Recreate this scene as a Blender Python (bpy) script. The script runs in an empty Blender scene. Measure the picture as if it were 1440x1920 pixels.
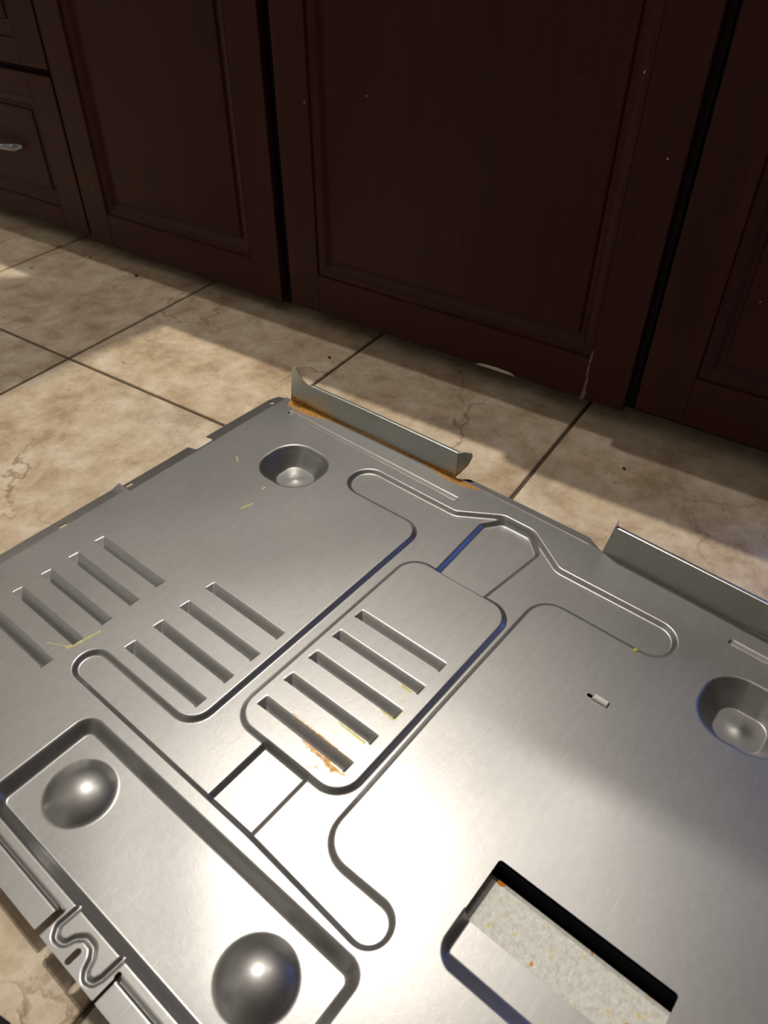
import bpy, math, random
import numpy as np
from mathutils import Matrix, Vector

random.seed(7)
scene = bpy.context.scene
COL = scene.collection

# ------------------------------------------------------------------ camera
cam_data = bpy.data.cameras.new('camera')
cam = bpy.data.objects.new('camera', cam_data)
COL.objects.link(cam)
cam_data.sensor_fit = 'VERTICAL'
cam_data.sensor_height = 36.0
cam_data.lens = 1426.865 / 1920.0 * 36.0
cam_data.clip_start = 0.02
cam_data.dof.use_dof = True
cam_data.dof.focus_distance = 0.74
cam_data.dof.aperture_fstop = 8.0
cr = (0.83417489, 0.55146915, 0.00583386)
cu = (-0.36926061, 0.55063921, 0.74862745)
cw = (-0.40963259, 0.62664043, -0.66296524)
cam.matrix_world = Matrix(((cr[0], cu[0], -cw[0], 0.0),
                           (cr[1], cu[1], -cw[1], 0.0),
                           (cr[2], cu[2], -cw[2], 0.561),
                           (0, 0, 0, 1)))
scene.camera = cam

# ------------------------------------------------------------------ world, lamps, exposure
world = bpy.data.worlds.new('world')
scene.world = world
world.use_nodes = True
world.node_tree.nodes['Background'].inputs[0].default_value = (0.05, 0.08, 0.2, 1)
world.node_tree.nodes['Background'].inputs[1].default_value = 0.3
scene.view_settings.view_transform = 'Standard'
scene.view_settings.look = 'None'
scene.view_settings.exposure = 0.0
scene.view_settings.gamma = 1.0
scene.view_settings.use_curve_mapping = False
scene.cycles.use_denoising = True

CEIL = 2.45
# ceiling downlights: x, y, lamp radius, watts, colour, label
LAMPS = [
    (-1.00, 0.836, 0.006, 10.5, (1.0, 0.96, 0.90), 'small round recessed ceiling lamp over the counter edge'),
    (-0.82, 1.01, 0.010, 32.0, (1.0, 0.92, 0.80), 'warm recessed ceiling lamp beside the added shadow board'),
    (-0.18, 1.63, 0.030, 5.0, (1.0, 0.93, 0.84), 'recessed ceiling lamp over the back of the counter'),
    (-3.00, -1.60, 0.040, 10.0, (1.0, 0.97, 0.92), 'added fill lamp in the ceiling washing the wall on the left'),  # unseen fill, added like the next one to brighten the walls
    (-1.10, -2.42, 0.040, 6.0, (1.0, 0.97, 0.92), 'added fill lamp in the ceiling washing the wall behind the viewer'),
]
WINDOW_STRENGTH = 0.4
FILL_UPLIGHTS = [(-2.05, -0.95, 7.5, 'added black fill uplight behind the viewer, its bowl open upwards'),
              (-0.10, 2.65, 11.0, 'added black fill uplight beyond the counter, its bowl open upwards')]


# ------------------------------------------------------------------ material helpers
def new_mat(name):
    m = bpy.data.materials.new(name)
    m.use_nodes = True
    nt = m.node_tree
    b = nt.nodes['Principled BSDF']
    return m, nt, b


def N(nt, kind, **kw):
    n = nt.nodes.new(kind)
    for k, v in kw.items():
        setattr(n, k, v)
    return n


def ramp(nt, fac, stops, interp='LINEAR'):
    r = nt.nodes.new('ShaderNodeValToRGB')
    r.color_ramp.interpolation = interp
    el = r.color_ramp.elements
    while len(el) < len(stops):
        el.new(0.5)
    for e, (p, c) in zip(el, stops):
        e.position = p
        e.color = c if len(c) == 4 else (*c, 1)
    nt.links.new(fac, r.inputs[0])
    return r.outputs[0]


def mixc(nt, fac, a, b, mode='MIX'):
    m = nt.nodes.new('ShaderNodeMix')
    m.data_type = 'RGBA'
    m.blend_type = mode
    for sock, val in ((m.inputs[0], fac), (m.inputs[6], a), (m.inputs[7], b)):
        if isinstance(val, bpy.types.NodeSocket):
            nt.links.new(val, sock)
        elif isinstance(val, (int, float)):
            sock.default_value = val
        else:
            sock.default_value = val if len(val) == 4 else (*val, 1)
    return m.outputs[2]


def math_n(nt, op, a, b=None, c=None):
    m = nt.nodes.new('ShaderNodeMath')
    m.operation = op
    for i, v in enumerate((a, b, c)):
        if v is None:
            continue
        if isinstance(v, bpy.types.NodeSocket):
            nt.links.new(v, m.inputs[i])
        else:
            m.inputs[i].default_value = v
    return m.outputs[0]


def noise(nt, vec, scale, detail=4.0, rough=0.55, dist=0.0):
    n = nt.nodes.new('ShaderNodeTexNoise')
    n.inputs['Scale'].default_value = scale
    n.inputs['Detail'].default_value = detail
    n.inputs['Roughness'].default_value = rough
    n.inputs['Distortion'].default_value = dist
    if vec is not None:
        nt.links.new(vec, n.inputs['Vector'])
    return n.outputs[0]


def objcoord(nt, scale=(1, 1, 1), rnd=False):
    tc = nt.nodes.new('ShaderNodeTexCoord')
    mp = nt.nodes.new('ShaderNodeMapping')
    mp.inputs['Scale'].default_value = scale
    nt.links.new(tc.outputs['Object'], mp.inputs['Vector'])
    if rnd:
        oi = nt.nodes.new('ShaderNodeObjectInfo')
        s = math_n(nt, 'MULTIPLY', oi.outputs['Random'], 37.0)
        cx = nt.nodes.new('ShaderNodeCombineXYZ')
        nt.links.new(s, cx.inputs[0])
        nt.links.new(math_n(nt, 'MULTIPLY', oi.outputs['Random'], 91.0), cx.inputs[1])
        nt.links.new(s, cx.inputs[2])
        nt.links.new(cx.outputs[0], mp.inputs['Location'])
    return mp.outputs[0]


def bump(nt, b, height, strength, distance):
    n = nt.nodes.new('ShaderNodeBump')
    n.inputs['Strength'].default_value = strength
    n.inputs['Distance'].default_value = distance
    nt.links.new(height, n.inputs['Height'])
    nt.links.new(n.outputs[0], b.inputs['Normal'])
    return n


def plain(name, col, rough=0.6, metal=0.0):
    m, nt, b = new_mat(name)
    v = objcoord(nt)
    n1 = noise(nt, v, 9.0, 5.0)
    c = ramp(nt, n1, [(0.25, tuple(x * 0.9 for x in col)), (0.75, tuple(min(1, x * 1.08) for x in col))])
    nt.links.new(c, b.inputs['Base Color'])
    b.inputs['Roughness'].default_value = rough
    b.inputs['Metallic'].default_value = metal
    return m


def make_steel(name, base=(0.375, 0.372, 0.372), rough=0.50, spec_speckle=0.0, rust_amount=1.0):
    m, nt, b = new_mat(name)
    v = objcoord(nt)
    vs = objcoord(nt, (60, 9, 60))
    fine = noise(nt, v, 900.0, 3.0, 0.7)
    spang = noise(nt, v, 170.0, 3.0, 0.6, 0.6)
    streak = noise(nt, vs, 3.0, 4.0, 0.6)
    big = noise(nt, v, 9.0, 4.0, 0.5)
    col = ramp(nt, spang, [(0.2, tuple(x * 0.90 for x in base)), (0.8, tuple(x * 1.08 for x in base))])
    col = mixc(nt, 0.35, col, ramp(nt, big, [(0.3, tuple(x * 0.9 for x in base)), (0.7, (base[0] * 1.06, base[1] * 1.05, base[2] * 1.02))]))
    col = mixc(nt, 0.25, col, ramp(nt, streak, [(0.35, tuple(x * 0.86 for x in base)), (0.7, tuple(x * 1.08 for x in base))]))
    # pale scuffs and fine scratches
    sc = noise(nt, objcoord(nt, (900, 26, 40)), 1.0, 2.0, 0.5)
    scr = ramp(nt, sc, [(0.70, (0, 0, 0)), (0.76, (1, 1, 1))])
    col = mixc(nt, math_n(nt, 'MULTIPLY', scr, 0.25), col, (0.78, 0.77, 0.74))
    metal = 1.0
    r0 = ramp(nt, big, [(0.25, (rough - 0.02,) * 3), (0.75, (rough + 0.03,) * 3)])
    # rust and dried yellow drips, where the sheet carries them
    for att, cols, k in (('rust', ((0.62, 0.36, 0.08), (0.36, 0.13, 0.015)), 1.0), ('drip', ((0.56, 0.53, 0.12), (0.66, 0.62, 0.34)), 1.0)):
        a = nt.nodes.new('ShaderNodeAttribute')
        a.attribute_name = att
        w = noise(nt, v, 260.0, 4.0, 0.65)
        s = math_n(nt, 'ADD', a.outputs['Fac'], math_n(nt, 'MULTIPLY', math_n(nt, 'SUBTRACT', w, 0.5), 1.1))
        s = math_n(nt, 'MULTIPLY', s, math_n(nt, 'GREATER_THAN', a.outputs['Fac'], 0.01))
        f = ramp(nt, s, [(0.36, (0, 0, 0)), (0.75, (1, 1, 1))])
        cc = ramp(nt, noise(nt, v, 420.0, 3.0), [(0.35, cols[0]), (0.65, cols[1])])
        col = mixc(nt, f, col, cc)
        metal = math_n(nt, 'SUBTRACT', metal, math_n(nt, 'MULTIPLY', f, 0.85))
        r0 = mixc(nt, f, r0, (0.55, 0.55, 0.55))
    metal = math_n(nt, 'MAXIMUM', metal, 0.0)
    if spec_speckle:
        sp = noise(nt, v, 330.0, 3.0, 0.7)
        col = mixc(nt, ramp(nt, sp, [(0.64, (0, 0, 0)), (0.70, (1, 1, 1))]), col, (0.62, 0.45, 0.22))
        sp2 = noise(nt, v, 90.0, 2.0, 0.5)
        col = mixc(nt, ramp(nt, sp2, [(0.70, (0, 0, 0)), (0.73, (1, 1, 1))]), col, (0.75, 0.32, 0.06))
    nt.links.new(col, b.inputs['Base Color'])
    nt.links.new(metal, b.inputs['Metallic'])
    nt.links.new(r0, b.inputs['Roughness'])
    h = math_n(nt, 'ADD', math_n(nt, 'MULTIPLY', fine, 0.4), math_n(nt, 'MULTIPLY', spang, 0.8))
    bn_ = bump(nt, b, h, 0.10, 0.0005)
    # zinc skin: a smoother lobe over the dull one
    b2 = nt.nodes.new('ShaderNodeBsdfPrincipled')
    nt.links.new(col, b2.inputs['Base Color'])
    nt.links.new(metal, b2.inputs['Metallic'])
    nt.links.new(math_n(nt, 'MULTIPLY', r0, 0.60), b2.inputs['Roughness'])
    nt.links.new(bn_.outputs[0], b2.inputs['Normal'])
    mx = nt.nodes.new('ShaderNodeMixShader')
    mx.inputs[0].default_value = 0.34
    nt.links.new(b.outputs[0], mx.inputs[1])
    nt.links.new(b2.outputs[0], mx.inputs[2])
    nt.links.new(mx.outputs[0], nt.nodes['Material Output'].inputs['Surface'])
    return m


STEEL = make_steel('galvanized_steel')
STEEL_FLANGE_LIT = make_steel('galvanized_steel_flange_lit', base=(0.56, 0.585, 0.55), rough=0.50)  # paler copy of the steel, reflected room light put into its colour
m, nt, b = new_mat('zinc_primer_plate')
PLATE = m
v = objcoord(nt)
c = ramp(nt, noise(nt, v, 240.0, 4.0, 0.7), [(0.3, (0.56, 0.56, 0.50)), (0.5, (0.72, 0.72, 0.68)), (0.7, (0.82, 0.82, 0.78))])
c = mixc(nt, ramp(nt, noise(nt, v, 150.0, 3.0, 0.6), [(0.64, (0, 0, 0)), (0.70, (1, 1, 1))]), c, (0.72, 0.60, 0.24))
c = mixc(nt, ramp(nt, noise(nt, objcoord(nt, (1.3, 1, 1)), 75.0, 1.0, 0.4), [(0.725, (0, 0, 0)), (0.745, (1, 1, 1))]), c, (0.72, 0.26, 0.04))
nt.links.new(c, b.inputs['Base Color'])
b.inputs['Roughness'].default_value = 0.55
b.inputs['Metallic'].default_value = 0.15
bump(nt, b, noise(nt, v, 500.0, 3.0), 0.4, 0.0008)

# ceramic tile
m, nt, b = new_mat('beige_ceramic_tile')
TILE = m
v = objcoord(nt, rnd=True)
oi = nt.nodes.new('ShaderNodeObjectInfo')
n1 = noise(nt, v, 7.0, 6.0, 0.6, 0.15)
n2 = noise(nt, v, 20.0, 6.0, 0.68, 0.25)
n3 = noise(nt, v, 70.0, 4.0, 0.6, 0.5)
c = ramp(nt, n1, [(0.30, (0.36, 0.245, 0.14)), (0.44, (0.52, 0.39, 0.25)), (0.55, (0.62, 0.50, 0.36)), (0.68, (0.72, 0.64, 0.52))])
c = mixc(nt, 0.6, c, ramp(nt, n2, [(0.36, (0.27, 0.18, 0.105)), (0.47, (0.52, 0.40, 0.27)), (0.54, (0.62, 0.51, 0.37)), (0.66, (0.78, 0.71, 0.58))]))
c = mixc(nt, 0.2, c, ramp(nt, n3, [(0.3, (0.30, 0.21, 0.13)), (0.7, (0.74, 0.64, 0.50))]))
gr = ramp(nt, oi.outputs['Random'], [(0.0, (0.78, 0.85, 0.97)), (0.22, (0.90, 0.93, 0.98)), (0.4, (1.0, 1.0, 1.0)), (1.0, (1.05, 0.99, 0.92))])
c = mixc(nt, 1.0, c, gr, 'MULTIPLY')
c = mixc(nt, 1.0, c, (1.14, 1.17, 1.22), 'MULTIPLY')
# veins
vo = N(nt, 'ShaderNodeTexVoronoi', feature='DISTANCE_TO_EDGE')
vo.inputs['Scale'].default_value = 3.4
wv = nt.nodes.new('ShaderNodeVectorMath'); wv.operation = 'MULTIPLY_ADD'
nz = nt.nodes.new('ShaderNodeTexNoise'); nz.inputs['Scale'].default_value = 9.0; nz.inputs['Detail'].default_value = 5.0
nz.inputs['Roughness'].default_value = 0.62
nt.links.new(v, nz.inputs['Vector'])
nt.links.new(nz.outputs['Color'], wv.inputs[0]); wv.inputs[1].default_value = (0.16, 0.16, 0.16)
nt.links.new(v, wv.inputs[2])
nt.links.new(wv.outputs[0], vo.inputs['Vector'])
vein = ramp(nt, vo.outputs['Distance'], [(0.0, (1, 1, 1)), (0.011, (0, 0, 0))])
gate = ramp(nt, noise(nt, v, 6.0, 3.0), [(0.47, (0, 0, 0)), (0.62, (1, 1, 1))])
c = mixc(nt, math_n(nt, 'MULTIPLY', math_n(nt, 'MULTIPLY', vein, gate), 0.65), c, (0.19, 0.105, 0.05))
pit = ramp(nt, noise(nt, v, 120.0, 2.0, 0.5), [(0.70, (0, 0, 0)), (0.76, (1, 1, 1))])
c = mixc(nt, math_n(nt, 'MULTIPLY', pit, 0.5), c, (0.24, 0.15, 0.08))
nt.links.new(c, b.inputs['Base Color'])
b.inputs['Roughness'].default_value = 0.42
b.inputs['Specular IOR Level'].default_value = 0.45
hh = math_n(nt, 'SUBTRACT', math_n(nt, 'MULTIPLY', n2, 0.8), math_n(nt, 'MULTIPLY', math_n(nt, 'MAXIMUM', pit, math_n(nt, 'MULTIPLY', vein, gate)), 0.4))
bump(nt, b, hh, 0.35, 0.003)

GROUT = plain('brown_grout', (0.115, 0.082, 0.060), 0.9)

# dark cherry wood
def make_wood(name, horizontal=False):
    m, nt, b = new_mat(name)
    sc = (3.0, 20.0, 26.0) if horizontal else (26.0, 20.0, 1.8)
    v = objcoord(nt, sc, rnd=True)
    n1 = noise(nt, v, 1.0, 6.0, 0.62, 0.6)
    n2 = noise(nt, objcoord(nt, tuple(x * 9 for x in sc), rnd=True), 1.0, 3.0, 0.6)
    c = ramp(nt, n1, [(0.25, (0.028, 0.0054, 0.0056)), (0.5, (0.045, 0.0084, 0.0086)), (0.75, (0.062, 0.0128, 0.0122))])
    c = mixc(nt, 0.3, c, ramp(nt, n2, [(0.3, (0.018, 0.0042, 0.0035)), (0.7, (0.065, 0.0165, 0.0125))]))
    # tiny pale nicks
    nick = ramp(nt, noise(nt, objcoord(nt, rnd=True), 160.0, 0.0), [(0.90, (0, 0, 0)), (0.91, (1, 1, 1))])
    c = mixc(nt, nick, c, (0.5, 0.42, 0.36))
    nt.links.new(c, b.inputs['Base Color'])
    b.inputs['Roughness'].default_value = 0.42
    b.inputs['Specular IOR Level'].default_value = 0.20
    bump(nt, b, n2, 0.05, 0.001)
    return m


WOOD = make_wood('cherry_wood_vertical')
WOOD_H = make_wood('cherry_wood_horizontal', True)
KICK = plain('black_toe_kick', (0.010, 0.007, 0.006), 0.7)
STONE = plain('countertop_stone', (0.30, 0.27, 0.24), 0.3)
PAINT = plain('ceiling_paint', (0.84, 0.83, 0.80), 0.9)
WALLP = plain('wall_paint', (0.74, 0.74, 0.69), 0.9)
WALLD = plain('wall_paint_dark', (0.22, 0.19, 0.17), 0.9)
CHROME = plain('chrome', (0.30, 0.30, 0.33), 0.16, 1.0)
WHITE = plain('bare_white_chip', (0.62, 0.58, 0.54), 0.8)
RUBBER = plain('black_rubber', (0.010, 0.009, 0.011), 0.6)
OPENING_SHADE = plain('opening_shade', (0.004, 0.004, 0.005), 1.0)
OPENING_SHADE.node_tree.nodes['Principled BSDF'].inputs['Specular IOR Level'].default_value = 0.05
CLIPM = plain('bright_zinc_clip', (0.85, 0.85, 0.84), 0.35, 0.7)
GREYCLOTH = plain('grey_knit', (0.10, 0.10, 0.105), 0.9)
CRUMBM = plain('pale_crumb', (0.62, 0.56, 0.48), 0.9)
CRUMBD = plain('dark_crumb', (0.035, 0.025, 0.018), 0.9)
GLUE = plain('dried_yellow_glue', (0.55, 0.52, 0.05), 0.35)


# ------------------------------------------------------------------ object helpers
def mesh_obj(name, verts, faces, mat, parent=None, smooth=False):
    me = bpy.data.meshes.new(name)
    me.from_pydata([tuple(map(float, p)) for p in verts], [], faces)
    me.validate()
    me.update()
    if smooth:
        me.polygons.foreach_set('use_smooth', [True] * len(me.polygons))
    me.materials.append(mat)
    o = bpy.data.objects.new(name, me)
    COL.objects.link(o)
    if parent is not None:
        o.parent = parent
    return o


def empty(name, loc=(0, 0, 0), rotz=0.0, parent=None):
    o = bpy.data.objects.new(name, None)
    o.empty_display_size = 0.05
    COL.objects.link(o)
    o.location = loc
    o.rotation_euler = (0, 0, rotz)
    if parent is not None:
        o.parent = parent
    return o


def tag(o, label=None, cat=None, group=None, kind=None):
    if label: o['label'] = label
    if cat: o['category'] = cat
    if group: o['group'] = group
    if kind: o['kind'] = kind
    return o


def box_data(x0, x1, y0, y1, z0, z1, bev=0.0):
    """box with chamfered edges"""
    if bev <= 0:
        v = [(x, y, z) for z in (z0, z1) for y in (y0, y1) for x in (x0, x1)]
        f = [(0, 2, 3, 1), (4, 5, 7, 6), (0, 1, 5, 4), (2, 6, 7, 3), (0, 4, 6, 2), (1, 3, 7, 5)]
        return v, f
    import bmesh
    bm = bmesh.new()
    bmesh.ops.create_cube(bm, size=1.0)
    for q in bm.verts:
        q.co = Vector(((x0 + x1) / 2 + q.co.x * (x1 - x0), (y0 + y1) / 2 + q.co.y * (y1 - y0), (z0 + z1) / 2 + q.co.z * (z1 - z0)))
    bmesh.ops.bevel(bm, geom=list(bm.edges), offset=bev, segments=2, affect='EDGES', profile=0.6)
    bm.verts.index_update()
    v = [tuple(q.co) for q in bm.verts]
    f = [tuple(w.index for w in fc.verts) for fc in bm.faces]
    bm.free()
    return v, f


def box(name, x0, x1, y0, y1, z0, z1, mat, parent=None, bev=0.0):
    v, f = box_data(x0, x1, y0, y1, z0, z1, bev)
    return mesh_obj(name, v, f, mat, parent)


# ------------------------------------------------------------------ room shell
XL, XR, YF, YB = -3.2, 2.6, -2.6, 3.6
floor = box('floor', XL, XR, YF, YB, -0.06, -0.0030, GROUT)
tag(floor, 'beige ceramic tile floor with brown grout', 'floor', kind='structure')
PITCH = 0.33311534
GX, GY = -1.23918435, 0.55651032
half = (PITCH - 0.0046) / 2
tv = []
for (r, z) in ((half, -0.006), (half, -0.0016), (half - 0.0007, -0.0005), (half - 0.0018, 0.0)):
    tv += [(-r, -r, z), (r, -r, z), (r, r, z), (-r, r, z)]
tf = []
for k in range(3):
    for j in range(4):
        a, b2 = k * 4 + j, k * 4 + (j + 1) % 4
        tf.append((a, b2, b2 + 4, a + 4))
tf.append((12, 13, 14, 15))
tile_me = None
for i in range(-4, 6):
    for j in range(-4, 2):
        cx, cy = GX + (i + 0.5) * PITCH, GY + (j + 0.5) * PITCH
        if tile_me is None:
            o = mesh_obj('tile', tv, tf, TILE, floor)
            tile_me = o.data
        else:
            o = bpy.data.objects.new('tile', tile_me)
            COL.objects.link(o)
            o.parent = floor
        o.location = (cx, cy, 0.0)
        o.rotation_euler = (0, 0, random.choice((0, 1, 2, 3)) * math.pi / 2)
ceiling = box('ceiling', XL, XR, YF, YB, CEIL, CEIL + 0.06, PAINT)
tag(ceiling, 'plain white painted ceiling', 'ceiling', kind='structure')
tag(box('wall_left', XL - 0.1, XL, YF, YB, 0, CEIL, WALLP), 'plain painted wall on the left', 'wall', kind='structure')
tag(box('wall_back', XL, XR, YB, YB + 0.1, 0, CEIL, WALLD), 'plain painted wall beyond the counter', 'wall', kind='structure')
tag(box('wall_front', XL, XR, YF - 0.1, YF, 0, CEIL, WALLP), 'plain painted wall behind the viewer', 'wall', kind='structure')
WY0, WY1, WZ0, WZ1 = 2.15, 3.50, 1.0, 2.2
wr = box_data(XR, XR + 0.1, YF, WY0, 0, CEIL)
vs, fs = list(wr[0]), list(wr[1])
for bx in ((WY1, YB, 0, CEIL), (WY0, WY1, 0, WZ0), (WY0, WY1, WZ1, CEIL)):
    v2, f2 = box_data(XR, XR + 0.1, bx[0], bx[1], bx[2], bx[3])
    fs += [tuple(i + len(vs) for i in f) for f in f2]
    vs += v2
tag(mesh_obj('wall_right', vs, fs, WALLD), 'plain painted wall with the added window', 'wall', kind='structure')
# added unseen window: frame bars and a pane glowing blue for reflections
m, nt, b = new_mat('blue_glow_pane')
tcv = objcoord(nt)
c = ramp(nt, noise(nt, tcv, 0.8, 2.0), [(0.3, (0.075, 0.16, 0.85)), (0.7, (0.10, 0.22, 0.95))])
nt.links.new(c, b.inputs['Emission Color'])
b.inputs['Emission Strength'].default_value = WINDOW_STRENGTH
b.inputs['Base Color'].default_value = (0.02, 0.03, 0.08, 1)
PANE = m
win = box('added_window', XR + 0.03, XR + 0.06, WY0, WY1, WZ0, WZ0 + 0.05, PAINT)
tag(win, 'added window with a blue glowing pane in the right wall', 'window', kind='structure')
for (a0, a1, c0, c1) in ((WY0, WY1, WZ1 - 0.05, WZ1), (WY0, WY0 + 0.05, WZ0, WZ1), (WY1 - 0.05, WY1, WZ0, WZ1)):
    box('window_frame', XR + 0.03, XR + 0.06, a0, a1, c0, c1, PAINT, win)
box('pane', XR + 0.04, XR + 0.05, WY0 + 0.05, WY1 - 0.05, WZ0 + 0.05, WZ1 - 0.05, PANE, win)

# ceiling downlights
for (lx, ly, lr, watts, lc, lab) in LAMPS:
    root = empty('recessed_lamp', (lx, ly, CEIL))
    tag(root, lab, 'lamp', 'recessed ceiling lamps')
    n = 32
    vs, fs = [], []
    prof = [(lr + 0.002, -0.001), (lr + 0.012, -0.006), (lr + 0.022, -0.004), (lr + 0.024, 0.0)]
    for k in range(n):
        a = 2 * math.pi * k / n
        vs += [(r * math.cos(a), r * math.sin(a), z) for r, z in prof]
    for k in range(n):
        for q in range(3):
            a0 = k * 4 + q
            b0 = ((k + 1) % n) * 4 + q
            fs.append((a0, b0, b0 + 1, a0 + 1))
    mesh_obj('trim_ring', vs, fs, PAINT, root, True)
    ld = bpy.data.lights.new('lamp_light', 'AREA')
    ld.shape = 'DISK'
    ld.size = lr * 2
    ld.energy = watts
    ld.color = lc
    if ly < 0:
        ld.spread = 1.5          # added fill lamps: narrow cans washing the wall
    lo = bpy.data.objects.new('lamp_light', ld)
    COL.objects.link(lo)
    lo.parent = root
    lo.location = (0, 0, -0.004)

# added fill uplights, unseen: opaque bowl, light thrown up to brighten the ceiling

def lathe(name, prof, mat, parent, n=28):
    vs, fs = [], []
    k = len(prof)
    for i in range(n):
        a = 2 * math.pi * i / n
        vs += [(r * math.cos(a), r * math.sin(a), z) for r, z in prof]
    for i in range(n):
        for q in range(k - 1):
            fs.append((i * k + q, ((i + 1) % n) * k + q, ((i + 1) % n) * k + q + 1, i * k + q + 1))
    return mesh_obj(name, vs, fs, mat, parent, True)


LAMPBLACK = plain('lamp_black', (0.02, 0.02, 0.02), 0.4)
for (tx, ty, tw, tlab) in FILL_UPLIGHTS:
    tl_ = empty('fill_uplight', (tx, ty, 0.0))
    tag(tl_, tlab, 'lamp', 'added fill uplights')
    lathe('base', [(0.001, 0.0), (0.14, 0.0), (0.14, 0.012), (0.05, 0.025), (0.001, 0.028)], LAMPBLACK, tl_)
    lathe('pole', [(0.011, 0.02), (0.011, 1.50)], LAMPBLACK, tl_)
    lathe('bowl', [(0.001, 1.495), (0.04, 1.50), (0.11, 1.54), (0.15, 1.60), (0.147, 1.60), (0.107, 1.545), (0.04, 1.508), (0.001, 1.505)], LAMPBLACK, tl_)
    ld = bpy.data.lights.new('bowl_light', 'AREA')
    ld.shape = 'DISK'; ld.size = 0.16; ld.energy = tw; ld.color = (1.0, 0.95, 0.88)
    lo = bpy.data.objects.new('bowl_light', ld); COL.objects.link(lo); lo.parent = tl_
    lo.location = (0, 0, 1.56); lo.rotation_euler = (math.pi, 0, 0)

# ------------------------------------------------------------------ kitchen cabinets
YD = 0.829          # door face plane
TOPZ = 0.865


def ring_frame(name, x0, x1, z0, z1, prof, y, mat, parent):
    """mitred moulding: profile of (inward distance, depth behind the face) swept round a rectangle"""
    vs, fs = [], []
    for (d, dep) in prof:
        vs += [(x0 + d, y + dep, z0 + d), (x1 - d, y + dep, z0 + d), (x1 - d, y + dep, z1 - d), (x0 + d, y + dep, z1 - d)]
    for k in range(len(prof) - 1):
        for j in range(4):
            a, b2 = k * 4 + j, k * 4 + (j + 1) % 4
            fs.append((a, b2, b2 + 4, a + 4))
    return mesh_obj(name, vs, fs, mat, parent)


MOULD = [(0.0, 0.0), (0.0015, 0.0035), (0.006, 0.0040), (0.012, 0.0060), (0.018, 0.0105), (0.0225, 0.0120), (0.0240, 0.0095), (0.0270, 0.0090)]


def front(name, x0, x1, z0, z1, parent, stile, bot, top=None, wide=False):
    """framed door or drawer front: slab with stiles, rails, moulding and panel"""
    top = bot if top is None else top
    slab = box(name, x0 + 0.003, x1 - 0.003, YD + 0.0135, YD + 0.020, z0 + 0.003, z1 - 0.003, WOOD_H if wide else WOOD, parent)
    for (a, c2) in ((x0, x0 + stile), (x1 - stile, x1)):
        box('stile', a, c2, YD, YD + 0.0135, z0, z1, WOOD, slab, 0.0018)
    for (a, c2) in ((z0, z0 + bot), (z1 - top, z1)):
        box('rail', x0 + stile, x1 - stile, YD + 0.0002, YD + 0.0135, a, c2, WOOD_H, slab, 0.0008)
    ring_frame('moulding', x0 + stile, x1 - stile, z0 + bot, z1 - top, MOULD, YD, WOOD, slab)
    d = 0.0265
    box('panel', x0 + stile + d, x1 - stile - d, YD + 0.0090, YD + 0.0134, z0 + bot + d, z1 - top - d, WOOD_H if wide else WOOD, slab)
    return slab


def cab(name, x0, x1, label, kickz=0.10, kicky=0.055):
    root = empty(name, ((x0 + x1) / 2, 1.12, 0))
    tag(root, label, 'cabinet', 'dark cherry base cabinets')
    inv = Matrix.Translation((-(x0 + x1) / 2, -1.12, 0))
    return root


CABS = []
def shift(root):
    """children were modelled in world coordinates: keep them there"""
    for ch in list(root.children):
        ch.matrix_parent_inverse = Matrix.Translation(-Vector(root.location))


# drawer unit
r = cab('drawer_cabinet', -1.66, -1.168, 'dark cherry drawer unit with a chrome pull at the left edge')
box('body', -1.655, -1.1695, YD + 0.021, 1.42, 0.035, TOPZ, WOOD, r)
box('toe_kick', -1.655, -1.1695, YD + 0.075, YD + 0.09, 0.0, 0.035, KICK, r)
lower = front('drawer', -1.62, -1.1705, 0.030, 0.278, r, 0.062, 0.036)
upper = front('drawer', -1.62, -1.1705, 0.2885, 0.57, r, 0.062, 0.036)
third = front('drawer', -1.62, -1.1705, 0.5805, TOPZ - 0.005, r, 0.062, 0.036)
# bow pull on the drawers
for dr, hz in ((lower, 0.153), (upper, 0.43)):
    vs, fs = [], []
    n, k = 28, 10
    for i in range(n + 1):
        t = i / n
        x = -1.461 + 0.153 * t
        yy = YD + 0.009 - 0.026 * math.sin(math.pi * t) ** 0.45
        rad = 0.0045 + 0.0018 * abs(2 * t - 1) ** 4
        if i in (0, n):
            rad *= 0.4
        for q in range(k):
            a = 2 * math.pi * q / k
            vs.append((x, yy + rad * 0.8 * math.cos(a), hz + rad * 1.2 * math.sin(a)))
    for i in range(n):
        for q in range(k):
            fs.append((i * k + q, i * k + (q + 1) % k, (i + 1) * k + (q + 1) % k, (i + 1) * k + q))
    fs.append(tuple(range(k)))
    fs.append(tuple(n * k + q for q in range(k - 1, -1, -1)))
    h = mesh_obj('pull', vs, fs, CHROME, dr, True)
    h['label'] = 'chrome bow pull'
shift(r)

r = cab('base_cabinet', -1.167, -0.723, 'dark cherry base cabinet with a narrow door beside the drawer unit')
box('body', -1.1665, -0.724, YD + 0.021, 1.42, 0.06, TOPZ, KICK, r)
box('toe_kick', -1.1665, -0.724, YD + 0.040, YD + 0.055, 0.0, 0.06, KICK, r)
front('door', -1.1655, -0.733, 0.021, TOPZ - 0.005, r, 0.056, 0.058)
shift(r)

r = cab('base_cabinet', -0.722, -0.181, 'dark cherry base cabinet with the widest door, white chip on its bottom edge')
box('body', -0.7215, -0.182, YD + 0.021, 1.42, 0.06, TOPZ, KICK, r)
box('toe_kick', -0.7215, -0.182, YD + 0.055, YD + 0.070, 0.0, 0.06, KICK, r)
d2 = front('door', -0.7135, -0.1875, 0.026, TOPZ - 0.005, r, 0.053, 0.058)
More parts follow.
